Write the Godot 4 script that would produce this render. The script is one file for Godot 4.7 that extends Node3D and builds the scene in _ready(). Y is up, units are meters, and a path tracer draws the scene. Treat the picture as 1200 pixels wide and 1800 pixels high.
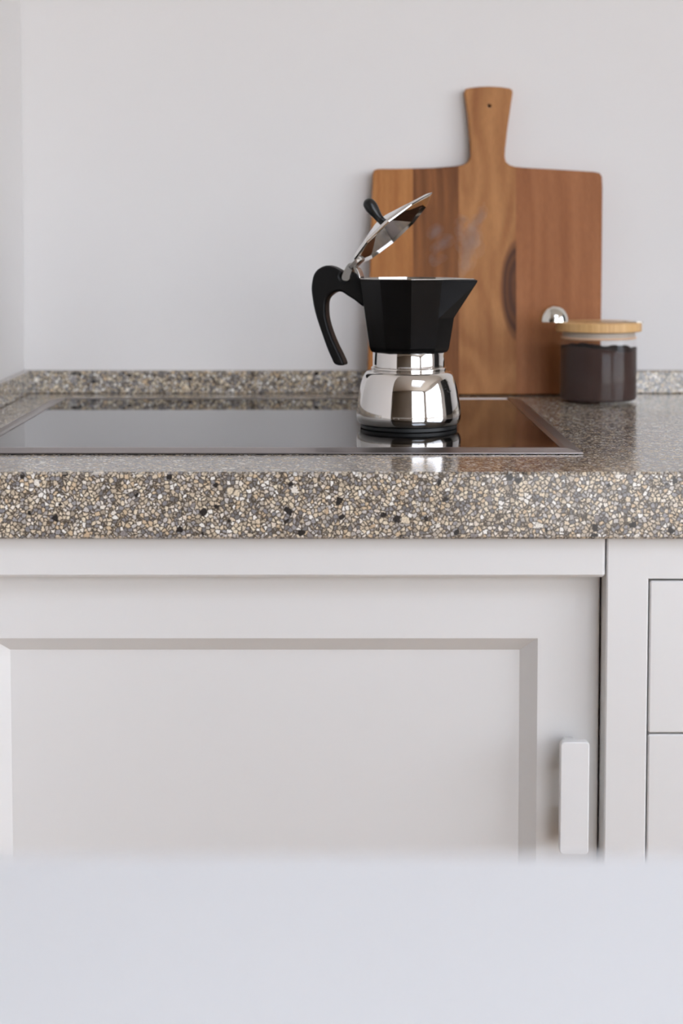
extends Node3D
# A moka pot on a glass hob set in a washed-stone worktop, white painted cabinets below.
# World: x right, y up, the back wall at z = -1.996, the camera near the origin looking along -z.

const TOP := 0.900            # worktop height
const ZF := -1.3003           # front face of the worktop
const ZU := -1.976            # front face of the upstand
const ZW := -1.996            # back wall
const XL := -0.4066           # left wall stub
const EYE := 1.0966

var rng := RandomNumberGenerator.new()


# ---------------------------------------------------------------- mesh builder
class Shape:
	var v := PackedVector3Array()
	var n := PackedVector3Array()
	var t := PackedVector2Array()

	func tri(a: Vector3, b: Vector3, c: Vector3, na: Vector3, nb: Vector3, nc: Vector3, ta := Vector2(), tb := Vector2(), tc := Vector2()) -> void:
		if (b - a).cross(c - a).dot(na + nb + nc) > 0.0:      # front faces run clockwise
			v.append_array([a, c, b]); n.append_array([na, nc, nb]); t.append_array([ta, tc, tb])
		else:
			v.append_array([a, b, c]); n.append_array([na, nb, nc]); t.append_array([ta, tb, tc])

	func flat(a: Vector3, b: Vector3, c: Vector3, out: Vector3) -> void:
		var m := (b - a).cross(c - a)
		if m.length() < 1e-14:
			return
		m = m.normalized()
		if m.dot(out) < 0.0:
			m = -m
		tri(a, b, c, m, m, m)

	func quad(a: Vector3, b: Vector3, c: Vector3, d: Vector3, out: Vector3) -> void:
		flat(a, b, c, out)
		flat(a, c, d, out)

	func box(lo: Vector3, hi: Vector3, c := 0.0) -> void:     # a box with chamfered edges
		var mid := (lo + hi) / 2.0
		var h := (hi - lo) / 2.0
		c = minf(c, minf(h.x, minf(h.y, h.z)) * 0.9)
		for ax in 3:
			var p := (ax + 1) % 3
			var q := (ax + 2) % 3
			for s in [-1.0, 1.0]:
				var f := []
				for w in [[-1, -1], [1, -1], [1, 1], [-1, 1]]:
					var o := Vector3()
					o[ax] = s * h[ax]
					o[p] = w[0] * (h[p] - c)
					o[q] = w[1] * (h[q] - c)
					f.append(mid + o)
				var out := Vector3()
				out[ax] = s
				quad(f[0], f[1], f[2], f[3], out)
				if c > 0.0:
					for s2 in [-1.0, 1.0]:                     # the edge between faces ax and p
						var e := []
						for w in [[0, -1], [1, -1], [1, 1], [0, 1]]:
							var o := Vector3()
							o[ax] = s * (h[ax] - (c if w[0] == 1 else 0.0))
							o[p] = s2 * (h[p] - (0.0 if w[0] == 1 else c))
							o[q] = w[1] * (h[q] - c)
							e.append(mid + o)
						var out2 := Vector3()
						out2[ax] = s
						out2[p] = s2
						quad(e[0], e[1], e[2], e[3], out2)
		if c > 0.0:
			for sx in [-1.0, 1.0]:
				for sy in [-1.0, 1.0]:
					for sz in [-1.0, 1.0]:
						var s := Vector3(sx, sy, sz)
						flat(mid + s * (h - Vector3(0, c, c)), mid + s * (h - Vector3(c, 0, c)), mid + s * (h - Vector3(c, c, 0)), s)

	func lathe(profile: Array, seg := 64, at := Vector3(), lumps: FastNoiseLite = null) -> void:   # profile of [radius, height]; normals smooth below 40 degrees
		var k := profile.size()
		var ns := []
		for i in k - 1:
			var d: Vector2 = Vector2(profile[i + 1][0], profile[i + 1][1]) - Vector2(profile[i][0], profile[i][1])
			ns.append(Vector2(d.y, -d.x).normalized())
		for i in k - 1:
			var n0: Vector2 = ns[i]
			var n1: Vector2 = ns[i]
			if i > 0 and ns[i - 1].dot(ns[i]) > 0.77:
				n0 = (ns[i - 1] + ns[i]).normalized()
			if i < k - 2 and ns[i + 1].dot(ns[i]) > 0.77:
				n1 = (ns[i + 1] + ns[i]).normalized()
			for j in seg:
				var p := []
				var m := []
				for w in [[0, 0], [0, 1], [1, 1], [1, 0]]:
					var a: float = TAU * (j + w[1]) / seg
					var r: float = profile[i + w[0]][0]
					var h: float = profile[i + w[0]][1]
					if lumps and h > 0.060:
						h += 0.0075 * lumps.get_noise_2d(r * cos(a) + 1.0, r * sin(a) + 2.0) - 0.002 * (r * cos(a)) / 0.046
					var nn: Vector2 = n1 if w[0] else n0
					p.append(at + Vector3(r * cos(a), h, r * sin(a)))
					m.append(Vector3(nn.x * cos(a), nn.y, nn.x * sin(a)))
				if profile[i][0] > 1e-6:
					tri(p[0], p[1], p[2], m[0], m[1], m[2])
					if profile[i + 1][0] > 1e-6:
						tri(p[0], p[2], p[3], m[0], m[2], m[3])
				else:
					tri(p[0], p[2], p[3], m[0], m[2], m[3])

	func prism(outline: PackedVector2Array, z0: float, z1: float, r: float, steps := 3, caps := true) -> PackedVector2Array:   # an outline given thickness along z, edges rounded by r
		if Geometry2D.is_polygon_clockwise(outline):
			outline.reverse()
		var k := outline.size()
		var nn := PackedVector2Array()
		var mit := PackedVector2Array()
		for i in k:
			var d0 := (outline[i] - outline[(i + k - 1) % k]).normalized()
			var d1 := (outline[(i + 1) % k] - outline[i]).normalized()
			var m := (Vector2(d0.y, -d0.x) + Vector2(d1.y, -d1.x))
			m = m.normalized() if m.length() > 0.1 else Vector2(d1.y, -d1.x)
			nn.append(m)
			mit.append(m / maxf(0.6, m.dot(Vector2(d1.y, -d1.x))))
		if signed_area(outline) < 0.0:
			for i in k:
				nn[i] = -nn[i]
				mit[i] = -mit[i]
		var rings := []
		for side in [0, 1]:
			for j in steps + 1:
				var jj: int = steps - j if side == 0 else j
				var a := PI / 2 * jj / steps
				var inset := r * (1.0 - cos(a))
				var zz := (z0 + r - r * sin(a)) if side == 0 else (z1 - r + r * sin(a))
				rings.append([inset, zz, cos(a), -sin(a) if side == 0 else sin(a)])
		for q in rings.size() - 1:
			var A: Array = rings[q]
			var B: Array = rings[q + 1]
			for i in k:
				var i2 := (i + 1) % k
				var pts := []
				var nor := []
				for w in [[A, i], [A, i2], [B, i2], [B, i]]:
					var g: Array = w[0]
					var o: Vector2 = outline[w[1]] - mit[w[1]] * g[0]
					pts.append(Vector3(o.x, o.y, g[1]))
					nor.append(Vector3(nn[w[1]].x * g[2], nn[w[1]].y * g[2], g[3]).normalized())
				tri(pts[0], pts[1], pts[2], nor[0], nor[1], nor[2])
				tri(pts[0], pts[2], pts[3], nor[0], nor[2], nor[3])
		var inner := PackedVector2Array()
		for i in k:
			inner.append(outline[i] - mit[i] * r)
		if caps:
			cap(inner, z0, Vector3(0, 0, -1))
			cap(inner, z1, Vector3(0, 0, 1))
		return inner

	static func signed_area(p: PackedVector2Array) -> float:
		var s := 0.0
		for i in p.size():
			s += p[i].cross(p[(i + 1) % p.size()])
		return s

	func cap(poly: PackedVector2Array, z: float, out: Vector3) -> void:
		var ix := Geometry2D.triangulate_polygon(poly)
		for i in range(0, ix.size(), 3):
			var q := []
			for j in 3:
				q.append(Vector3(poly[ix[i + j]].x, poly[ix[i + j]].y, z))
			tri(q[0], q[1], q[2], out, out, out)

	func between(a: float, b: float) -> Shape:                # the part of the shape whose x lies between a and b
		var s := Shape.new()
		for i in range(0, v.size(), 3):
			var poly := [[v[i], n[i]], [v[i + 1], n[i + 1]], [v[i + 2], n[i + 2]]]
			for side in [[a, 1.0], [b, -1.0]]:
				var res := []
				for k in poly.size():
					var p: Array = poly[k]
					var q: Array = poly[(k + 1) % poly.size()]
					var dp: float = (p[0].x - side[0]) * side[1]
					var dq: float = (q[0].x - side[0]) * side[1]
					if dp >= 0.0:
						res.append(p)
					if (dp > 0.0 and dq < 0.0) or (dp < 0.0 and dq > 0.0):
						var f := dp / (dp - dq)
						res.append([p[0].lerp(q[0], f), p[1].lerp(q[1], f).normalized()])
				poly = res
			for k in range(1, poly.size() - 1):
				s.tri(poly[0][0], poly[k][0], poly[k + 1][0], poly[0][1], poly[k][1], poly[k + 1][1])
		return s

	func map_xy(scale: Vector2) -> void:                      # texture coordinates from x and y
		for i in v.size():
			t[i] = Vector2(v[i].x * scale.x, 1.0 - v[i].y * scale.y)

	func mesh() -> ArrayMesh:
		var a := []
		a.resize(Mesh.ARRAY_MAX)
		a[Mesh.ARRAY_VERTEX] = v
		a[Mesh.ARRAY_NORMAL] = n
		a[Mesh.ARRAY_TEX_UV] = t
		var m := ArrayMesh.new()
		m.add_surface_from_arrays(Mesh.PRIMITIVE_TRIANGLES, a)
		return m


func smooth_closed(pts: Array, per := 5, scale := 0.001) -> PackedVector2Array:
	var out := PackedVector2Array()
	var k := pts.size()
	for i in k:
		var p := []
		for j in [-1, 0, 1, 2]:
			var q: Array = pts[(i + j + k) % k]
			p.append(Vector2(q[0], q[1]) * scale)
		for s in per:
			out.append(p[1].cubic_interpolate(p[2], p[0], p[3], float(s) / per))
	return out


func smooth_profile(pts: Array, per := 5) -> Array:
	var out := []
	for i in pts.size() - 1:
		var p0 := Vector2(pts[maxi(i - 1, 0)][0], pts[maxi(i - 1, 0)][1])
		var p1 := Vector2(pts[i][0], pts[i][1])
		var p2 := Vector2(pts[i + 1][0], pts[i + 1][1])
		var p3 := Vector2(pts[mini(i + 2, pts.size() - 1)][0], pts[mini(i + 2, pts.size() - 1)][1])
		for s in per:
			var q := p1.cubic_interpolate(p2, p0, p3, float(s) / per)
			out.append([maxf(q.x, 0.0), q.y])
	out.append(pts[-1])
	return out


# ---------------------------------------------------------------- scene objects
func put(called: String, s: Shape, m: Material, parent: Node = null) -> MeshInstance3D:
	var o := MeshInstance3D.new()
	o.name = called
	o.mesh = s.mesh()
	o.material_override = m
	(parent if parent else self).add_child(o, true)
	return o


func thing(called: String, label: String, category: String, at := Vector3.ZERO, turn := 0.0) -> Node3D:
	var o := Node3D.new()
	o.name = called
	add_child(o, true)
	o.position = at
	o.rotation.y = turn
	o.set_meta("label", label)
	o.set_meta("category", category)
	return o


func struct(called: String, s: Shape, m: Material, label: String, category: String) -> MeshInstance3D:
	var o := put(called, s, m)
	o.set_meta("kind", "structure")
	o.set_meta("label", label)
	o.set_meta("category", category)
	return o


func mat(c: Color, rough: float, metal := 0.0, spec := 0.5) -> StandardMaterial3D:
	var m := StandardMaterial3D.new()
	m.albedo_color = c
	m.roughness = rough
	m.metallic = metal
	m.metallic_specular = spec
	return m


func noise(seed_: int, freq: float, kind := FastNoiseLite.TYPE_SIMPLEX_SMOOTH, oct := 1) -> FastNoiseLite:
	var f := FastNoiseLite.new()
	f.seed = seed_
	f.frequency = freq
	f.noise_type = kind
	f.fractal_type = FastNoiseLite.FRACTAL_NONE if oct == 1 else FastNoiseLite.FRACTAL_FBM
	f.fractal_octaves = oct
	return f


func cells(seed_: int, freq: float, ret: int, side: int) -> PackedByteArray:
	var f := noise(seed_, freq, FastNoiseLite.TYPE_CELLULAR)
	f.cellular_distance_function = FastNoiseLite.DISTANCE_EUCLIDEAN
	f.cellular_jitter = 1.0
	f.cellular_return_type = ret
	f.domain_warp_enabled = true
	f.domain_warp_type = FastNoiseLite.DOMAIN_WARP_SIMPLEX
	f.domain_warp_amplitude = 4.0
	f.domain_warp_frequency = freq * 0.9
	f.domain_warp_fractal_type = FastNoiseLite.DOMAIN_WARP_FRACTAL_NONE
	var im := f.get_image(side, side)
	im.convert(Image.FORMAT_L8)
	return im.get_data()


func stone_texture() -> ImageTexture:     # washed aggregate: small chips in tan, grey and white set in a darker cement, a few larger and a few black ones
	var side := 2048
	var fine := cells(11, 0.125, FastNoiseLite.RETURN_CELL_VALUE, side)
	var gap := cells(11, 0.125, FastNoiseLite.RETURN_DISTANCE2_SUB, side)
	var large := cells(23, 0.072, FastNoiseLite.RETURN_CELL_VALUE, side)
	var lgap := cells(23, 0.072, FastNoiseLite.RETURN_DISTANCE2_SUB, side)
	var grain := noise(5, 0.25, FastNoiseLite.TYPE_SIMPLEX, 2).get_image(side, side)
	grain.convert(Image.FORMAT_L8)
	var gr := grain.get_data()
	var palette := []
	for c in STONE:
		palette.append([c.r8, c.g8, c.b8])
	var lut := []                          # 256 cell values, shuffled over the palette
	rng.seed = 3
	for i in 256:
		lut.append(palette[rng.randi_range(0, palette.size() - 1)])
	var big := [STONE_BIG[0], STONE_BIG[1], STONE_BIG[2], STONE_BIG[3]]
	var cement := [CEMENT.r8, CEMENT.g8, CEMENT.b8]
	var data := PackedByteArray()
	data.resize(side * side * 3)
	for i in side * side:
		var c: Array
		var e := int(gap[i]) * 1.0
		var b := large[i]
		if b > 242 and lgap[i] > 22:
			var k: Color = big[b % 4]
			c = [k.r8, k.g8, k.b8]
			e = lgap[i]
		elif b < 11 and lgap[i] > 50:
			c = [44, 41, 40]
			e = 255
		else:
			c = lut[fine[i]]
		var w := clampf((e - 26.0 + (gr[i] - 128) * 0.35) / 40.0, 0.0, 1.0)
		var g := 0.95 + 0.28 * gr[i] / 255.0
		data[i * 3] = clampi(int((cement[0] + (c[0] - cement[0]) * w) * g), 0, 255)
		data[i * 3 + 1] = clampi(int((cement[1] + (c[1] - cement[1]) * w) * g), 0, 255)
		data[i * 3 + 2] = clampi(int((cement[2] + (c[2] - cement[2]) * w) * g), 0, 255)
	return ImageTexture.create_from_image(Image.create_from_data(side, side, false, Image.FORMAT_RGB8, data))


func board_texture() -> ImageTexture:     # acacia: four glued planks, each with its own tone and grain; 2 pixels a millimetre, x from 30 mm, y from 0
	var w := 640
	var h := 820
	var edges := [96.6, 155.4, 228.0]
	var streaks := [noise(41, 0.10, 3, 3), noise(42, 0.13, 3, 3), noise(43, 0.07, 3, 3), noise(44, 0.09, 3, 3)]
	var fine := noise(45, 0.9, 3, 2)
	var drift := noise(46, 0.008, 3, 3)
	var rings := noise(47, 0.012, 3, 2)
	var data := PackedByteArray()
	data.resize(w * h * 3)
	for j in h:
		var y := (h - j) / 2.0
		for i in w:
			var x := 30.0 + i / 2.0
			var wav := x + 5.0 * drift.get_noise_2d(x * 0.6, y)
			var k := 0
			while k < 3 and x > edges[k]:
				k += 1
			var t: float = 0.5 + 0.5 * streaks[k].get_noise_2d(wav * (1.0 if k != 3 else 0.6), y * 0.045 + 60.0 * k)
			if k == 2:                     # plank with a flame figure
				var r := rings.get_noise_2d(wav * 1.1, y * 0.33)
				t = 0.45 * t + 0.55 * (0.5 + 0.20 * sin(r * 20.0) + 0.5 * rings.get_noise_2d(wav * 4.0, y * 0.4))
			var c: Color = WOOD[k][0].lerp(WOOD[k][1], clampf(t * 1.5 - 0.25, 0.0, 1.0))
			if k == 2:                     # dark heartwood lens at the joint
				var d := (x - (228.0 + 4.0)) / 23.0
				var e := (y - 135.0) / 64.0
				var q := d * d + e * e + 0.25 * drift.get_noise_2d(x * 3.0, y)
				var f := clampf((1.15 - q) * 2.2, 0.0, 1.0)
				c = c.lerp(HEART.lerp(WOOD[1][0], 0.35 + 0.35 * sin(q * 17.0)), f * 0.85)
			var g := 1.0 + 0.09 * fine.get_noise_2d(wav * 1.5, y * 0.09)
			var o := (j * w + i) * 3
			data[o] = clampi(int(c.r * g * 255.0), 0, 255)
			data[o + 1] = clampi(int(c.g * g * 255.0), 0, 255)
			data[o + 2] = clampi(int(c.b * g * 255.0), 0, 255)
	return ImageTexture.create_from_image(Image.create_from_data(w, h, false, Image.FORMAT_RGB8, data))


func bamboo_texture() -> ImageTexture:
	var w := 256
	var f := noise(71, 0.06, 3, 2)
	var im := Image.create(w, w, false, Image.FORMAT_RGB8)
	for j in w:
		for i in w:
			var strip := float((i / 24 * 37) % 5) / 5.0
			var t := clampf(0.5 + 0.6 * f.get_noise_2d(i * 3.0, j * 0.15) + (strip - 0.4) * 0.4, 0.0, 1.0)
			im.set_pixel(i, j, BAMBOO[0].lerp(BAMBOO[1], t))
	return ImageTexture.create_from_image(im)


# ---------------------------------------------------------------- colours
const STONE := [Color8(204, 188, 164), Color8(192, 176, 154), Color8(212, 199, 176), Color8(181, 166, 145), Color8(199, 185, 164), Color8(164, 157, 150), Color8(145, 142, 142), Color8(128, 126, 128), Color8(218, 210, 199), Color8(226, 221, 214), Color8(173, 162, 149), Color8(156, 144, 128), Color8(195, 173, 144), Color8(114, 111, 111), Color8(187, 181, 176), Color8(207, 195, 180)]
const STONE_BIG := [Color8(206, 192, 168), Color8(186, 162, 134), Color8(216, 210, 200), Color8(132, 126, 124)]
const CEMENT := Color8(80, 72, 63)
const WOOD := [[Color8(152, 96, 52), Color8(184, 128, 76)], [Color8(98, 58, 32), Color8(148, 96, 56)], [Color8(144, 94, 56), Color8(184, 132, 84)], [Color8(136, 84, 50), Color8(166, 110, 72)]]
const HEART := Color8(64, 38, 28)
const BAMBOO := [Color8(196, 150, 94), Color8(226, 186, 130)]


func _ready() -> void:
	camera_and_light()
	room()
	worktop_and_cabinets()
	hob()
	moka_pot()
	cutting_board()
	jar_and_spoon()
	steam()


func camera_and_light() -> void:
	var cam := Camera3D.new()
	cam.name = "camera"
	cam.projection = Camera3D.PROJECTION_FRUSTUM
	cam.keep_aspect = Camera3D.KEEP_HEIGHT
	var a := CameraAttributesPhysical.new()
	a.frustum_near = 0.05
	a.frustum_far = 50.0
	a.frustum_focal_length = 50.0
	a.frustum_focus_distance = 1.44
	a.exposure_aperture = 4.5
	cam.attributes = a
	cam.near = 0.05
	cam.far = 50.0
	cam.size = 2.0 * 900.0 / 2700.0 * 0.05
	cam.frustum_offset = Vector2(8.0, -(900.0 - 589.1)) / 2700.0 * 0.05   # the lens is shifted down
	cam.position = Vector3(0, EYE, 0)
	cam.rotation_degrees = Vector3(-3.5, 0, 0)
	add_child(cam)
	cam.current = true

	var sky_mat := ProceduralSkyMaterial.new()
	sky_mat.sky_top_color = Color(0.843, 0.889, 0.970)
	sky_mat.sky_horizon_color = Color(0.97, 0.975, 0.975)
	sky_mat.ground_horizon_color = Color(0.82, 0.80, 0.78)
	sky_mat.ground_bottom_color = Color(0.55, 0.55, 0.55)
	sky_mat.energy_multiplier = 1.0
	var sky := Sky.new()
	sky.sky_material = sky_mat
	var env := Environment.new()
	env.background_mode = Environment.BG_SKY
	env.sky = sky
	env.background_energy_multiplier = 2.0
	env.tonemap_mode = Environment.TONE_MAPPER_LINEAR
	env.tonemap_exposure = 4.0
	env.ambient_light_source = Environment.AMBIENT_SOURCE_SKY
	env.sdfgi_enabled = true
	env.ssao_enabled = true
	env.ssil_enabled = true
	env.volumetric_fog_enabled = true
	env.volumetric_fog_density = 0.0
	var we := WorldEnvironment.new()
	we.name = "environment"
	we.environment = env
	add_child(we)


func room() -> void:
	var wall := mat(Color8(224, 221, 219), 0.7)
	var side := mat(Color8(132, 122, 110), 0.8)
	var fl := mat(Color8(162, 126, 84), 0.45)
	var white := mat(Color8(238, 237, 235), 0.4)
	var s := Shape.new()
	s.box(Vector3(-3.4, 0, ZW - 0.15), Vector3(3.15, 2.6, ZW))
	struct("wall_back", s, wall, "smooth white painted wall behind the worktop and cutting board", "wall")
	s = Shape.new()
	s.box(Vector3(XL - 0.12, 0, ZW), Vector3(XL, 2.6, -1.02), 0.002)
	struct("wall_left", s, wall, "white wall at the left end of the worktop", "wall")
	s = Shape.new()
	s.box(Vector3(-3.4, 0, ZW), Vector3(-3.25, 2.6, 2.75))
	struct("wall_far_left", s, side, "taupe wall across the room beyond the left wall stub", "wall")
	s = Shape.new()
	s.box(Vector3(-3.4, -0.2, ZW - 0.15), Vector3(3.15, 0, 2.75))
	struct("floor", s, fl, "brown wooden floor of the kitchen", "floor")
	var sk := [0.3, 1.7, 0.1, 1.5]          # roof window: x from, to; z from, to
	s = Shape.new()
	s.box(Vector3(-3.4, 2.6, ZW - 0.15), Vector3(sk[0], 2.8, 2.75))
	s.box(Vector3(sk[1], 2.6, ZW - 0.15), Vector3(3.15, 2.8, 2.75))
	s.box(Vector3(sk[0], 2.6, ZW - 0.15), Vector3(sk[1], 2.8, sk[2]))
	s.box(Vector3(sk[0], 2.6, sk[3]), Vector3(sk[1], 2.8, 2.75))
	struct("ceiling", s, mat(Color8(236, 233, 228), 0.8), "white ceiling of the kitchen with a roof window", "ceiling")
	s = Shape.new()
	for b in [[sk[0], sk[2], sk[0] + 0.06, sk[3]], [sk[1] - 0.06, sk[2], sk[1], sk[3]], [sk[0] + 0.06, sk[2], sk[1] - 0.06, sk[2] + 0.06], [sk[0] + 0.06, sk[3] - 0.06, sk[1] - 0.06, sk[3]]]:
		s.box(Vector3(b[0], 2.70, b[1]), Vector3(b[2], 2.76, b[3]), 0.003)
	var roof := struct("window_3", s, white, "white framed roof window in the ceiling above the table", "window")
	var clear := mat(Color(1, 1, 1, 0.02), 0.0)
	clear.transparency = BaseMaterial3D.TRANSPARENCY_ALPHA
	s = Shape.new()
	s.quad(Vector3(sk[0] + 0.06, 2.73, sk[2] + 0.06), Vector3(sk[1] - 0.06, 2.73, sk[2] + 0.06), Vector3(sk[1] - 0.06, 2.73, sk[3] - 0.06), Vector3(sk[0] + 0.06, 2.73, sk[3] - 0.06), Vector3.DOWN)
	put("pane", s, clear, roof)
	# wall with the garden window, behind the camera on the right
	var g := [0.42, 2.75, 0.10, 2.50]
	s = Shape.new()
	s.box(Vector3(-3.25, 0, 2.6), Vector3(g[0], 2.6, 2.75))
	s.box(Vector3(g[1], 0, 2.6), Vector3(3.0, 2.6, 2.75))
	s.box(Vector3(g[0], 0, 2.6), Vector3(g[1], g[2], 2.75))
	s.box(Vector3(g[0], g[3], 2.6), Vector3(g[1], 2.6, 2.75))
	struct("wall_front", s, side, "taupe wall behind the camera with a tall window", "wall")
	window("window_1", g, false, white)
	# wall on the right with a wide window over the side run
	g = [-0.9, 2.3, 0.85, 2.35]
	s = Shape.new()
	s.box(Vector3(3.0, 0, ZW), Vector3(3.15, 2.6, g[0]))
	s.box(Vector3(3.0, 0, g[1]), Vector3(3.15, 2.6, 2.75))
	s.box(Vector3(3.0, 0, g[0]), Vector3(3.15, g[2], g[1]))
	s.box(Vector3(3.0, g[3], g[0]), Vector3(3.15, 2.6, g[1]))
	struct("wall_right", s, wall, "white wall to the right with a wide window", "wall")
	window("window_2", g, true, white)
	# black refrigerator at the right end of the worktop: the dark streak at the edge of the polished pot
	var dark := mat(Color8(26, 26, 28), 0.35)
	var f := thing("refrigerator", "black refrigerator standing at the right end of the worktop", "refrigerator", Vector3(1.62, 0, -1.76))
	s = Shape.new()
	s.box(Vector3(-0.30, 0.03, -0.22), Vector3(0.30, 1.52, 0.22), 0.004)
	put("body", s, dark, f)
	for y in [[0.06, 0.68], [0.69, 1.51]]:
		s = Shape.new()
		s.box(Vector3(-0.298, y[0], 0.222), Vector3(0.298, y[1], 0.272), 0.006)
		var d := put("door", s, dark, f)
		s = Shape.new()
		s.box(Vector3(-0.27, y[1] - 0.42, 0.284), Vector3(-0.25, y[1] - 0.06, 0.304), 0.005)
		for yy in [y[1] - 0.40, y[1] - 0.10]:
			s.box(Vector3(-0.267, yy, 0.272), Vector3(-0.253, yy + 0.02, 0.286))
		put("handle", s, mat(Color8(190, 188, 185), 0.3, 1.0), d)
	# white table in the foreground, out of focus
	var paint := mat(Color8(240, 240, 240), 0.45)
	var t := thing("table", "white table top edge blurred across the bottom foreground", "table", Vector3(0.1, 0, -0.45))
	s = Shape.new()
	s.box(Vector3(-0.9, 0.884, 0), Vector3(0.9, 0.914, 0.75), 0.003)
	put("tabletop", s, paint, t)
	for p in [[-0.84, 0.06], [0.84, 0.06], [-0.84, 0.69], [0.84, 0.69]]:
		s = Shape.new()
		s.box(Vector3(p[0] - 0.03, 0, p[1] - 0.03), Vector3(p[0] + 0.03, 0.884, p[1] + 0.03), 0.003)
		put("leg", s, paint, t)


func in_wall(on_side: bool, lo: Vector3, hi: Vector3) -> Array:      # along the wall, up, into the wall
	if on_side:
		return [Vector3(3.04 + lo.z, lo.y, lo.x), Vector3(3.04 + hi.z, hi.y, hi.x)]
	return [Vector3(lo.x, lo.y, 2.64 + lo.z), Vector3(hi.x, hi.y, 2.64 + hi.z)]


func window(called: String, g: Array, on_side: bool, paint: Material) -> void:
	var s := Shape.new()
	var w := 0.055
	var mid: float = (g[0] + g[1]) / 2.0
	for b in [[g[0], g[2], g[0] + w, g[3]], [g[1] - w, g[2], g[1], g[3]], [g[0] + w, g[2], g[1] - w, g[2] + w], [g[0] + w, g[3] - w, g[1] - w, g[3]], [mid - 0.03, g[2] + w, mid + 0.03, g[3] - w]]:
		var q: Array = in_wall(on_side, Vector3(b[0], b[1], 0), Vector3(b[2], b[3], 0.06))
		s.box(q[0], q[1], 0.003)
	var o := struct(called, s, paint, "white window frame with two tall panes in the %s" % ("right wall" if on_side else "wall behind the camera"), "window")
	var glass := mat(Color(1, 1, 1, 0.02), 0.0)
	glass.transparency = BaseMaterial3D.TRANSPARENCY_ALPHA
	for b in [[g[0] + w, mid - 0.03], [mid + 0.03, g[1] - w]]:
		s = Shape.new()
		var q: Array = in_wall(on_side, Vector3(b[0], g[2] + w, 0.03), Vector3(b[1], g[3] - w, 0.03))
		var lo: Vector3 = q[0]
		var hi: Vector3 = q[1]
		if on_side:
			s.quad(lo, Vector3(lo.x, lo.y, hi.z), hi, Vector3(lo.x, hi.y, lo.z), Vector3.LEFT)
		else:
			s.quad(lo, Vector3(hi.x, lo.y, lo.z), hi, Vector3(lo.x, hi.y, lo.z), Vector3.FORWARD)
		put("pane", s, glass, o)


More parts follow.
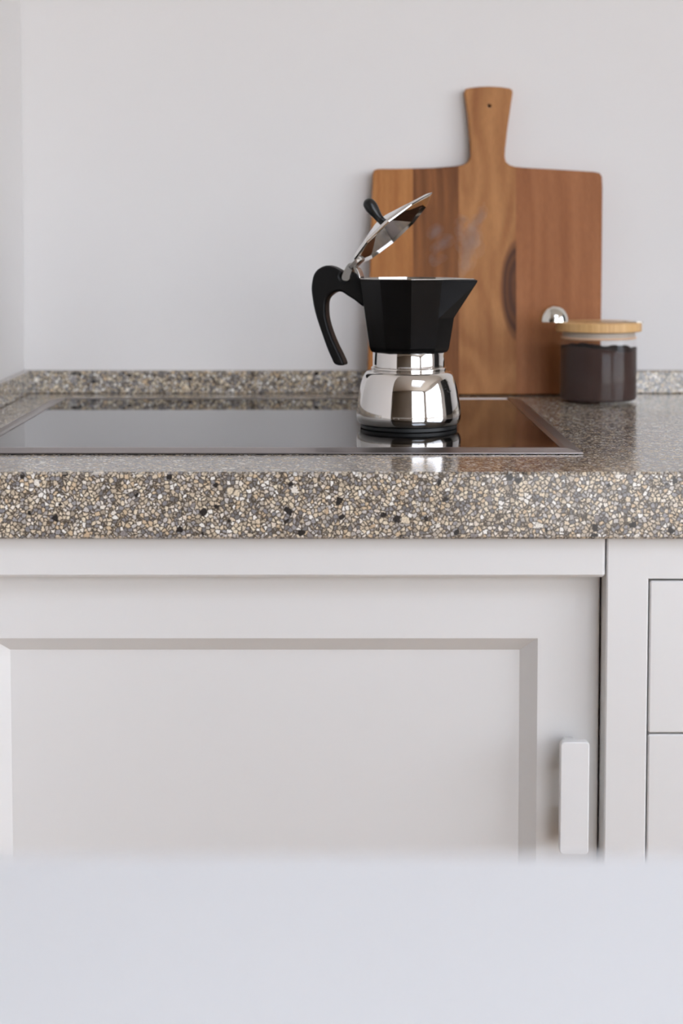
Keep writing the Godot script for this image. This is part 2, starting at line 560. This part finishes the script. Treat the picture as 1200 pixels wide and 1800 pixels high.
func worktop_and_cabinets() -> void:
	var stone := mat(Color.WHITE, 0.14, 0.0, 0.68)
	stone.albedo_texture = stone_texture()
	stone.uv1_triplanar = true
	stone.uv1_world_triplanar = true
	stone.uv1_triplanar_sharpness = 8.0
	stone.uv1_scale = Vector3.ONE / 0.9
	stone.uv1_offset = Vector3(0.52, 0.3, 0.4)
	var w := thing("worktop", "speckled beige and grey washed-stone worktop with a low upstand", "worktop", Vector3(0, 0, 0))
	var s := Shape.new()
	s.box(Vector3(XL, TOP - 0.0578, ZW), Vector3(1.30, TOP, ZF), 0.0022)
	put("slab", s, stone, w)
	s = Shape.new()
	s.box(Vector3(XL, TOP, ZW), Vector3(1.30, TOP + 0.0295, ZU), 0.0015)
	put("upstand", s, stone, w)
	s = Shape.new()
	s.box(Vector3(XL, TOP, ZU), Vector3(-0.3965, TOP + 0.0295, ZF - 0.02), 0.0015)
	put("upstand", s, stone, w)

	var paint := mat(Color8(224, 222, 219), 0.38)
	var inside := mat(Color8(120, 112, 100), 0.8)
	var zr := -1.3143                       # face frame
	var zd := zr - 0.024                    # set-back door
	var under := TOP - 0.0578
	# --- left cabinet: rail, filler, door with bevelled panel
	var c := thing("cabinet", "white painted cabinet with one recessed panel door under the hob", "cabinet")
	s = Shape.new()
	s.box(Vector3(XL, 0.1, ZW + 0.02), Vector3(0.2325, under, zd - 0.022))
	put("body", s, inside, c)
	s = Shape.new()
	s.box(Vector3(XL, under - 0.0362, zd - 0.02), Vector3(0.2322, under, zr), 0.0025)
	put("rail", s, paint, c)
	s = Shape.new()
	s.box(Vector3(XL, 0.1, zd - 0.02), Vector3(-0.368, under - 0.0362, zr), 0.002)
	put("stile", s, paint, c)
	s = Shape.new()
	s.box(Vector3(XL, 0.0, ZW + 0.02), Vector3(0.2325, 0.1, zd - 0.05))
	put("plinth", s, paint, c)
	var door_box := [-0.366, 0.2318, 0.115, under - 0.038]
	var hole := [-0.3060, 0.1774, 0.21, EYE - 0.3502]
	s = Shape.new()
	var rects := []
	for r in [[door_box, -0.020, 0.0], [door_box, -0.0012, 0.0], [door_box, 0.0, 0.0012], [hole, 0.0, 0.0], [hole, -0.0149, 0.0142]]:
		var b: Array = r[0]
		var e: float = r[2]
		rects.append([Vector3(b[0] + e, b[2] + e, zd + r[1]), Vector3(b[1] - e, b[2] + e, zd + r[1]), Vector3(b[1] - e, b[3] - e, zd + r[1]), Vector3(b[0] + e, b[3] - e, zd + r[1])])
	for k in 4:
		for i in 4:
			var i2 := (i + 1) % 4
			var outw := Vector3(0, 0, 1)
			if k < 2:
				outw = [Vector3.DOWN, Vector3.RIGHT, Vector3.UP, Vector3.LEFT][i]
			s.quad(rects[k][i], rects[k][i2], rects[k + 1][i2], rects[k + 1][i], outw)
	s.quad(rects[0][0], rects[0][1], rects[0][2], rects[0][3], Vector3(0, 0, -1))
	var door := put("door", s, paint, c)
	s = Shape.new()
	s.quad(rects[4][0], rects[4][1], rects[4][2], rects[4][3], Vector3(0, 0, 1))
	put("panel", s, paint, door)
	# handle: a flat upright bar on two short stems
	var hp := PackedVector2Array()
	var hx := [0.1936, 0.2187, EYE - 0.5325, EYE - 0.4331]
	for q in [[hx[1], hx[3], 0], [hx[0], hx[3], 90], [hx[0], hx[2], 180], [hx[1], hx[2], 270]]:
		var rr := 0.0035
		var cx: float = q[0] + (-rr if q[2] in [0, 270] else rr)
		var cy: float = q[1] + (-rr if q[2] in [0, 90] else rr)
		for k in 7:
			var an := deg_to_rad(q[2] + 15.0 * k)
			hp.append(Vector2(cx + rr * cos(an), cy + rr * sin(an)))
	s = Shape.new()
	s.prism(hp, -1.3145, -1.306, 0.0012)
	put("handle", s, mat(Color8(228, 227, 225), 0.4), door).set_meta("label", "white upright bar handle")
	for y in [hx[3] - 0.019, hx[2] + 0.019]:
		s = Shape.new()
		s.box(Vector3(0.1995, y - 0.012, zd), Vector3(0.2105, y + 0.0135, -1.3143), 0.0015)
		put("handle_stem", s, mat(Color8(228, 227, 225), 0.4), door)
	# --- right cabinet with drawers
	c = thing("drawer_cabinet", "white painted drawer unit at the right beside the recessed door", "cabinet")
	s = Shape.new()
	s.box(Vector3(0.2350, 0.1, ZW + 0.02), Vector3(1.28, under, zr - 0.021))
	put("body", s, inside, c)
	s = Shape.new()
	s.box(Vector3(0.2334, 0.1, zd - 0.06), Vector3(0.2697, under, zr), 0.0012)
	s.box(Vector3(0.2680, under - 0.0372, zr - 0.02), Vector3(1.28, under, zr - 0.00003))
	put("face_frame", s, paint, c)
	s = Shape.new()
	s.box(Vector3(0.2334, 0.0, ZW + 0.02), Vector3(1.28, 0.1, zd - 0.05))
	put("plinth", s, paint, c)
	var tops := [under - 0.0387, EYE - 0.4285, EYE - 0.70, 0.115]
	for k in 3:
		s = Shape.new()
		s.box(Vector3(0.2712, tops[k + 1] + 0.0008, zr - 0.02), Vector3(1.22, tops[k] - 0.0008, zr - 0.0006), 0.0012)
		put("drawer", s, paint, c)


func hob() -> void:
	var h := thing("hob", "black glass induction hob with a thin steel frame under the moka pot", "hob", Vector3(-0.0625, TOP, -1.6494))
	var x0 := -0.2705
	var x1 := 0.2712
	var z0 := -0.2232
	var z1 := 0.2233
	var black := mat(Color8(9, 8, 8), 0.03, 0.0, 0.72)
	var steel := mat(Color8(154, 147, 146), 0.28, 1.0)
	var s := Shape.new()
	s.box(Vector3(x0, 0.0004, z0), Vector3(x1, 0.0040, z1))
	put("glass", s, black, h)
	var rings := []
	for r in [[0.0, 0.0, 0.0, 0.0038], [0.0, 0.0, 0.0, 0.0046], [0.005, 0.004, 0.003, 0.0046], [0.0185, 0.018, 0.009, 0.0016], [0.0185, 0.018, 0.009, 0.0009], [0.0, 0.0, 0.0, 0.0009]]:
		var e: float = r[0]
		rings.append([Vector3(x0 - e, r[3], z1 + r[1]), Vector3(x1 + e, r[3], z1 + r[1]), Vector3(x1 + e, r[3], z0 - r[2]), Vector3(x0 - e, r[3], z0 - r[2])])
	s = Shape.new()
	for k in rings.size() - 1:
		for i in 4:
			var i2 := (i + 1) % 4
			var out: Vector3 = [Vector3.BACK, Vector3.RIGHT, Vector3.FORWARD, Vector3.LEFT][i]
			out = -out if k == 0 else (Vector3.DOWN if k == 4 else out * 0.3 + (Vector3.UP if k < 3 else Vector3.ZERO))
			s.quad(rings[k][i], rings[k][i2], rings[k + 1][i2], rings[k + 1][i], out)
	put("frame", s, steel, h)
	s = Shape.new()
	s.box(Vector3(x0 - 0.017, 0.0, z0 - 0.008), Vector3(x1 + 0.017, 0.0009, z1 + 0.0165))
	put("seal", s, mat(Color8(24, 22, 20), 0.7), h)


func moka_pot() -> void:
	var steel := mat(Color8(222, 218, 214), 0.05, 1.0)
	var steel_in := mat(Color8(200, 196, 190), 0.22, 1.0)
	var black := mat(Color8(9, 8, 8), 0.26, 0.0, 0.30)
	var plastic := mat(Color8(12, 11, 11), 0.42, 0.0, 0.35)
	var p := thing("moka_pot", "steel and black moka coffee pot with its lid open on the hob", "coffee pot", Vector3(0.0743, TOP + 0.004, -1.585), deg_to_rad(-18.0))
	var s := Shape.new()
	s.lathe([[0.0, 0.0], [0.0492, 0.0], [0.0500, 0.0008], [0.0500, 0.0040], [0.0, 0.0040]], 72)
	put("base_plate", s, mat(Color8(12, 12, 12), 0.5), p)
	s = Shape.new()
	var prof := [[0.0, 0.0041], [0.0480, 0.0041]]
	prof.append_array(smooth_profile([[0.0500, 0.0043], [0.0522, 0.0056], [0.0536, 0.0086], [0.0543, 0.0130], [0.0537, 0.0215], [0.0521, 0.0320], [0.0505, 0.0420], [0.0478, 0.0510], [0.0452, 0.0562], [0.0432, 0.0583]], 5))
	prof.append_array([[0.0412, 0.0588], [0.0390, 0.0590], [0.0386, 0.0593], [0.0385, 0.0602], [0.0388, 0.0608], [0.0389, 0.0618], [0.0386, 0.0626], [0.0380, 0.0630], [0.0, 0.0630]])
	s.lathe(prof, 96)
	var boiler := put("boiler", s, steel, p)
	# small engraved maker's mark, too fine to read
	s = Shape.new()
	rng.seed = 9
	for k in 11:
		var a := deg_to_rad(49.0 + rng.randf_range(-6.0, 6.0)) + deg_to_rad(18.0)
		var y := 0.0455 + rng.randf_range(-0.0058, 0.0058)
		var r := 0.0505 - (y - 0.0420) * 0.30
		var b := Basis(Vector3.UP, a)
		var q := Shape.new()
		q.box(Vector3(-rng.randf_range(0.0006, 0.0016), -rng.randf_range(0.0003, 0.0009), -0.0008), Vector3(0.0008, 0.0004, 0.0001))
		for i in q.v.size():
			s.v.append(b * (q.v[i] + Vector3(0, y, r)))
			s.n.append(b * q.n[i])
			s.t.append(Vector2())
	put("engraved_mark", s, mat(Color8(40, 36, 34), 0.5), boiler)
	s = Shape.new()
	s.lathe([[0.0, 0.0630], [0.0368, 0.0630], [0.0373, 0.0635], [0.0373, 0.0780], [0.0370, 0.0786], [0.0, 0.0786]], 72)
	put("neck_ring", s, steel, p)
	# ten-sided black upper chamber with a pulled spout
	var lev := [[0.0786, 0.0385, 0.0385], [0.0794, 0.0405, 0.0405], [0.0812, 0.0420, 0.0420], [0.0842, 0.0429, 0.0429], [0.1143, 0.0474, 0.0478], [0.1505, 0.0527, 0.0716], [0.1528, 0.0531, 0.0722], [0.1540, 0.0533, 0.0690]]
	s = Shape.new()
	deca(s, lev, true)
	put("chamber", s, black, p)
	s = Shape.new()
	deca(s, [[0.1540, 0.0533, 0.0690], [0.1546, 0.0531, 0.0680], [0.1546, 0.0513, 0.0640]], true)
	put("rim", s, mat(Color8(226, 222, 216), 0.2, 1.0), p)
	s = Shape.new()
	deca(s, [[0.1546, 0.0513, 0.0640], [0.1450, 0.0500, 0.0600], [0.1143, 0.0454, 0.0460], [0.1250, 0.0412, 0.0412], [0.0870, 0.0, 0.0]], false)
	put("lining", s, steel_in, p)
	s = Shape.new()
	s.lathe([[0.0100, 0.0870], [0.0070, 0.1200], [0.0062, 0.1340], [0.0050, 0.1360], [0.0, 0.1362]], 32)
	put("column", s, steel_in, p)
	# handle: a hooked grip in the pot's middle plane
	var grip := [[-71.0, 160.4], [-75.0, 163.6], [-81.4, 166.4], [-87.8, 167.2], [-95.1, 164.6], [-99.9, 160.3], [-102.7, 154.0], [-104.2, 143.2], [-103.0, 132.6], [-101.2, 122.6], [-97.7, 110.2], [-92.6, 96.1], [-87.1, 81.3], [-81.6, 69.4], [-78.6, 64.4], [-73.0, 62.8], [-68.2, 64.4], [-72.1, 74.2], [-78.0, 85.4], [-83.5, 98.4], [-87.4, 111.4], [-88.4, 122.6], [-87.4, 131.4], [-82.9, 136.7], [-77.1, 139.7], [-70.7, 139.7], [-63.6, 135.5], [-56.7, 131.4], [-46.0, 124.5], [-44.0, 134.0], [-46.0, 146.0], [-49.5, 153.5], [-53.0, 159.0], [-57.5, 160.9], [-61.3, 158.0], [-62.6, 153.0], [-66.4, 150.9], [-70.7, 152.4], [-72.6, 156.2]]
	s = Shape.new()
	s.prism(smooth_closed(grip, 4), -0.0085, 0.0085, 0.0030, 5)
	put("handle", s, plastic, p)
	s = Shape.new()
	s.prism(smooth_closed([[-71.6, 155.7], [-68.9, 162.1], [-64.4, 169.0], [-59.7, 169.7], [-58.5, 165.6], [-60.9, 159.7], [-62.0, 153.2], [-66.4, 150.8], [-70.7, 152.0]], 4), -0.0055, 0.0055, 0.001)
	put("hinge_bracket", s, mat(Color8(176, 174, 170), 0.35, 1.0), p)
	s = Shape.new()
	s.prism(smooth_closed([[-57.9, 165.6], [-54.2, 164.4], [-51.8, 159.7], [-50.6, 153.2], [-55.5, 153.2], [-56.7, 160.9]], 3), -0.0075, 0.0075, 0.0006)
	put("hinge_bracket", s, mat(Color8(196, 193, 188), 0.25, 1.0), p)
	# open lid: a shallow ten-sided hollow pyramid, hinged over the handle
	var chrome := mat(Color8(226, 223, 220), 0.07, 1.0)
	s = Shape.new()
	var c := Vector3(0.0525, 0, 0)
	deca(s, [[-0.0010, 0.0503, 0.0590], [0.0, 0.0508, 0.0594], [0.0030, 0.0482, 0.0540], [0.0042, 0.0450, 0.0462], [0.0150, 0.0120, 0.0120], [0.0158, 0.0, 0.0]], true, c)
	deca(s, [[-0.0010, 0.0503, 0.0590], [-0.0014, 0.0488, 0.0560], [0.0014, 0.0462, 0.0470], [0.0138, 0.0115, 0.0115], [0.0142, 0.0, 0.0]], false, c)
	var lid := put("lid", s, chrome, p)
	lid.position = Vector3(-0.0585, 0.1668, 0)
	lid.rotation.z = deg_to_rad(42.5)
	s = Shape.new()
	s.lathe(smooth_profile([[0.0050, 0.0], [0.0042, 0.0030], [0.0050, 0.0090], [0.0064, 0.0155], [0.0067, 0.0200], [0.0058, 0.0246], [0.0031, 0.0274], [0.0, 0.0282]], 4), 40)
	var knob := put("knob", s, mat(Color8(16, 16, 17), 0.3), lid)
	knob.position = c + Vector3(0, 0.0148, 0)
	knob.rotation.z = deg_to_rad(-6.0)
	s = Shape.new()
	s.box(Vector3(-0.0045, -0.0020, -0.0065), Vector3(0.0120, 0.0036, 0.0065), 0.0012)
	put("hinge_tab", s, mat(Color8(150, 147, 143), 0.3, 1.0), lid)


func deca(s: Shape, lev: Array, outward: bool, c := Vector3.ZERO) -> void:     # ten-sided walls through [height, radius, radius of the spout's corner]
	for i in lev.size() - 1:
		for k in 10:
			var q := []
			for w in [[i, k], [i, k + 1], [i + 1, k + 1], [i + 1, k]]:
				var a: float = TAU * w[1] / 10.0
				var l: Array = lev[w[0]]
				var r: float = l[2] if w[1] % 10 == 0 else l[1]
				q.append(c + Vector3(r * cos(a), l[0], r * sin(a)))
			var am := TAU * (k + 0.5) / 10.0
			var dh: float = lev[i + 1][0] - lev[i][0]
			var dr: float = lev[i + 1][1] - lev[i][1]
			var o2 := Vector2(dh, -dr)
			var out := Vector3(o2.x * cos(am), o2.y, o2.x * sin(am))
			if not outward:
				out = Vector3(-absf(dh) * cos(am), absf(dr) * (1.0 if c == Vector3.ZERO else -1.0), -absf(dh) * sin(am))
			if k == 0:                     # the spout's two sides mirror each other
				s.quad(q[1], q[2], q[3], q[0], out)
			else:
				s.quad(q[0], q[1], q[2], q[3], out)


func cutting_board() -> void:
	var wood := mat(Color.WHITE, 0.48, 0.0, 0.28)
	wood.albedo_texture = board_texture()
	wood.texture_repeat = false
	var b := thing("cutting_board", "brown wooden cutting board with a flared handle leaning on the wall", "cutting board", Vector3(0, TOP, -1.948))
	b.rotation.x = deg_to_rad(-4.7)
	var pts := [[38.4, 1.6], [39.9, 69.5], [42.8, 200.2], [45.6, 280.0], [45.8, 283.9], [47.2, 288.0], [50.9, 289.7], [55.0, 290.0], [78.5, 290.1], [122.1, 291.2], [151.2, 293.4], [162.1, 295.5], [167.9, 299.9], [170.8, 307.9], [170.1, 324.0], [168.0, 353.1], [165.1, 375.0], [163.0, 388.2], [164.4, 392.6], [170.3, 394.0], [184.1, 395.5], [195.0, 395.8], [209.6, 395.1], [220.5, 393.3], [224.5, 391.1], [224.8, 386.7], [221.9, 367.7], [218.2, 342.2], [215.2, 316.7], [214.5, 305.7], [215.9, 299.2], [221.0, 294.8], [228.2, 292.6], [245.7, 291.2], [296.5, 288.3], [329.2, 286.1], [335.8, 284.6], [338.7, 280.2], [339.3, 265.7], [338.3, 178.4], [335.5, 1.6]]
	var outline := PackedVector2Array()
	for q in pts:
		outline.append(Vector2(q[0], q[1]) * 0.001)
	var whole := Shape.new()
	var inner := whole.prism(outline, -0.016, 0.0, 0.0022, 4, false)
	var pin := PackedVector2Array()
	for k in 20:
		pin.append(Vector2(0.19496, 0.3707) + Vector2(0.0026, 0).rotated(TAU * k / 20))
	var cuts := [0.0, 0.0966, 0.1554, 0.2280, 0.40]
	for k in 4:
		var s := whole.between(cuts[k], cuts[k + 1])
		var strips := [[cuts[k], cuts[k + 1]]]
		if k == 2:
			strips = [[cuts[2], 0.19496], [0.19496, cuts[3]]]
		for st in strips:
			var band := PackedVector2Array([Vector2(st[0], -1), Vector2(st[1], -1), Vector2(st[1], 1), Vector2(st[0], 1)])
			for piece in Geometry2D.intersect_polygons(inner, band):
				for rest in (Geometry2D.clip_polygons(piece, pin) if k == 2 else [piece]):
					s.cap(rest, 0.0, Vector3(0, 0, 1))
					s.cap(rest, -0.016, Vector3(0, 0, -1))
		if k == 2:                          # the wall of the hanging hole
			for i in 20:
				var a := pin[i]
				var c := pin[(i + 1) % 20]
				s.quad(Vector3(a.x, a.y, 0), Vector3(c.x, c.y, 0), Vector3(c.x, c.y, -0.016), Vector3(a.x, a.y, -0.016), Vector3(0.19496 - a.x, 0.3707 - a.y, 0))
		s.map_xy(Vector2(1.0 / 0.320, 1.0 / 0.410))
		for i in s.t.size():
			s.t[i].x -= 0.030 / 0.320
		put("plank", s, wood, b)


func jar_and_spoon() -> void:
	var j := thing("coffee_jar", "round glass jar of ground coffee with a bamboo lid beside the board", "jar", Vector3(0.3208, TOP, -1.88))
	var glass := mat(Color(0.97, 0.98, 0.98, 0.004), 0.02, 0.0, 0.24)
	glass.transparency = BaseMaterial3D.TRANSPARENCY_ALPHA
	var s := Shape.new()
	s.lathe([[0.0, 0.0002], [0.0440, 0.0002], [0.0466, 0.0010], [0.0480, 0.0032], [0.0482, 0.0060], [0.0482, 0.0860], [0.0478, 0.0866], [0.0468, 0.0866], [0.0464, 0.0860], [0.0464, 0.0060], [0.0458, 0.0036], [0.0440, 0.0030], [0.0, 0.0030]], 96)
	put("glass", s, glass, j)
	var lumps := noise(81, 38.0, 3, 3)
	var coffee := mat(Color.WHITE, 0.9)
	var ct := Image.create(256, 256, false, Image.FORMAT_RGB8)
	var cn := noise(82, 0.35, 3, 3)
	for y in 256:
		for x in 256:
			ct.set_pixel(x, y, COFFEE[0].lerp(COFFEE[1], clampf(0.5 + 0.9 * cn.get_noise_2d(x, y), 0.0, 1.0)))
	coffee.albedo_texture = ImageTexture.create_from_image(ct)
	coffee.uv1_triplanar = true
	coffee.uv1_scale = Vector3.ONE * 14.0
	var prof := [[0.0, 0.0032], [0.0440, 0.0034], [0.0455, 0.0045], [0.0461, 0.0065]]
	for k in 14:
		prof.append([0.0461, 0.0090 + 0.0044 * k])
	for k in 14:
		prof.append([0.0461 * (1.0 - (k + 1) / 14.0), 0.0670])
	s = Shape.new()
	s.lathe(prof, 96, Vector3.ZERO, lumps)
	put("ground_coffee", s, coffee, j)
	var bamboo := mat(Color.WHITE, 0.5)
	bamboo.albedo_texture = bamboo_texture()
	bamboo.uv1_triplanar = true
	bamboo.uv1_scale = Vector3.ONE * 9.0
	s = Shape.new()
	s.lathe([[0.0, 0.0868], [0.0508, 0.0868], [0.0518, 0.0876], [0.0518, 0.0968], [0.0508, 0.0980], [0.0, 0.0980]], 96)
	var lid := put("lid", s, bamboo, j)
	s = Shape.new()
	s.lathe([[0.0, 0.0790], [0.0435, 0.0790], [0.0440, 0.0796], [0.0440, 0.0867]], 72)
	put("lid_plug", s, mat(Color8(184, 172, 158), 0.6), lid)
	s = Shape.new()
	s.lathe([[0.0442, 0.0775], [0.0458, 0.0779], [0.0462, 0.0788], [0.0458, 0.0800], [0.0442, 0.0804]], 72)
	put("seal", s, mat(Color8(214, 180, 148), 0.5), lid)

	var chrome := mat(Color8(224, 222, 214), 0.08, 1.0)
	var sp := thing("measuring_spoon", "polished steel measuring spoon lying upside down across the jar lid", "spoon", Vector3(0.2658, TOP + 0.0982, -1.882))
	s = Shape.new()
	var dome := []
	var hollow := []
	for k in 19:
		var an := PI / 2 * k / 18.0
		dome.append([0.0179 * cos(an), 0.0207 * sin(an)])
		hollow.append([0.0171 * sin(an), 0.0199 * cos(an)])
	s.lathe(dome, 64)
	s.lathe(hollow, 64)
	s.lathe([[0.0171, 0.0], [0.0179, 0.0]], 64)
	put("bowl", s, chrome, sp)
	var grip := CSGCombiner3D.new()
	grip.name = "handle"
	sp.add_child(grip, true)
	grip.rotation = Vector3(0, deg_to_rad(-12.0), deg_to_rad(0.7))
	var bar := CSGPolygon3D.new()
	bar.name = "bar"
	bar.polygon = PackedVector2Array([Vector2(0.0165, -0.0055), Vector2(0.100, -0.0062), Vector2(0.106, -0.0040), Vector2(0.108, 0.0), Vector2(0.106, 0.0040), Vector2(0.100, 0.0062), Vector2(0.0165, 0.0055)])
	bar.depth = 0.0016
	bar.rotation.x = deg_to_rad(-90.0)
	bar.material = chrome
	grip.add_child(bar, true)
	for x in [0.086, 0.099]:
		var hole := CSGCylinder3D.new()
		hole.name = "hole"
		hole.radius = 0.0030
		hole.height = 0.02
		hole.sides = 20
		hole.operation = CSGShape3D.OPERATION_SUBTRACTION
		hole.position = Vector3(x, 0, 0)
		hole.material = chrome
		grip.add_child(hole, true)


const COFFEE := [Color8(34, 18, 12), Color8(68, 38, 26)]


func steam() -> void:
	var st := thing("steam", "faint wisps of white steam rising from the open moka pot", "steam", Vector3(0.118, 1.07, -1.60))
	var m := FogMaterial.new()
	m.albedo = Color(0.98, 0.98, 1.0)
	m.density = 4.6
	rng.seed = 17
	# paths of the wisps, millimetres from the base point: x, y, z, radius
	var paths := [
		[[14, -4, 0, 7], [17, 10, 2, 9], [18, 24, 4, 9], [20, 36, 3, 8], [26, 47, 2, 7], [33, 56, 0, 5], [34, 64, -2, 4]],
		[[12, 22, 6, 6], [10, 34, 8, 6], [7, 44, 6, 5], [11, 51, 4, 4], [16, 48, 2, 4]],
		[[-18, 8, 0, 5], [-14, 20, -4, 6], [-6, 26, -6, 6], [2, 30, -4, 5]],
		[[-20, 30, 2, 5], [-16, 36, 0, 6], [-12, 40, 0, 5]],
		[[-18, 5, 4, 5], [-12, 6, 2, 5]],
		[[24, 26, 0, 7], [28, 36, 2, 6], [26, 14, 0, 7]]]
	for path in paths:
		for i in path.size() - 1:
			for k in 5:
				var a: Array = path[i]
				var b: Array = path[i + 1]
				var f := k / 5.0
				var v := FogVolume.new()
				v.name = "wisp"
				v.shape = RenderingServer.FOG_VOLUME_SHAPE_ELLIPSOID
				var r: float = lerpf(a[3], b[3], f) * 0.001 * rng.randf_range(0.55, 1.25)
				v.size = Vector3(r * 1.75, r * 2.6, r * 2.0)
				v.position = (Vector3(lerpf(a[0], b[0], f), lerpf(a[1], b[1], f), lerpf(a[2], b[2], f)) + Vector3(rng.randf_range(-3.0, 3.0), rng.randf_range(-3.0, 3.0), rng.randf_range(-5.0, 5.0))) * 0.001
				v.rotation.z = -atan2(b[0] - a[0], b[1] - a[1])
				v.material = m
				v.set_meta("kind", "stuff")
				st.add_child(v, true)
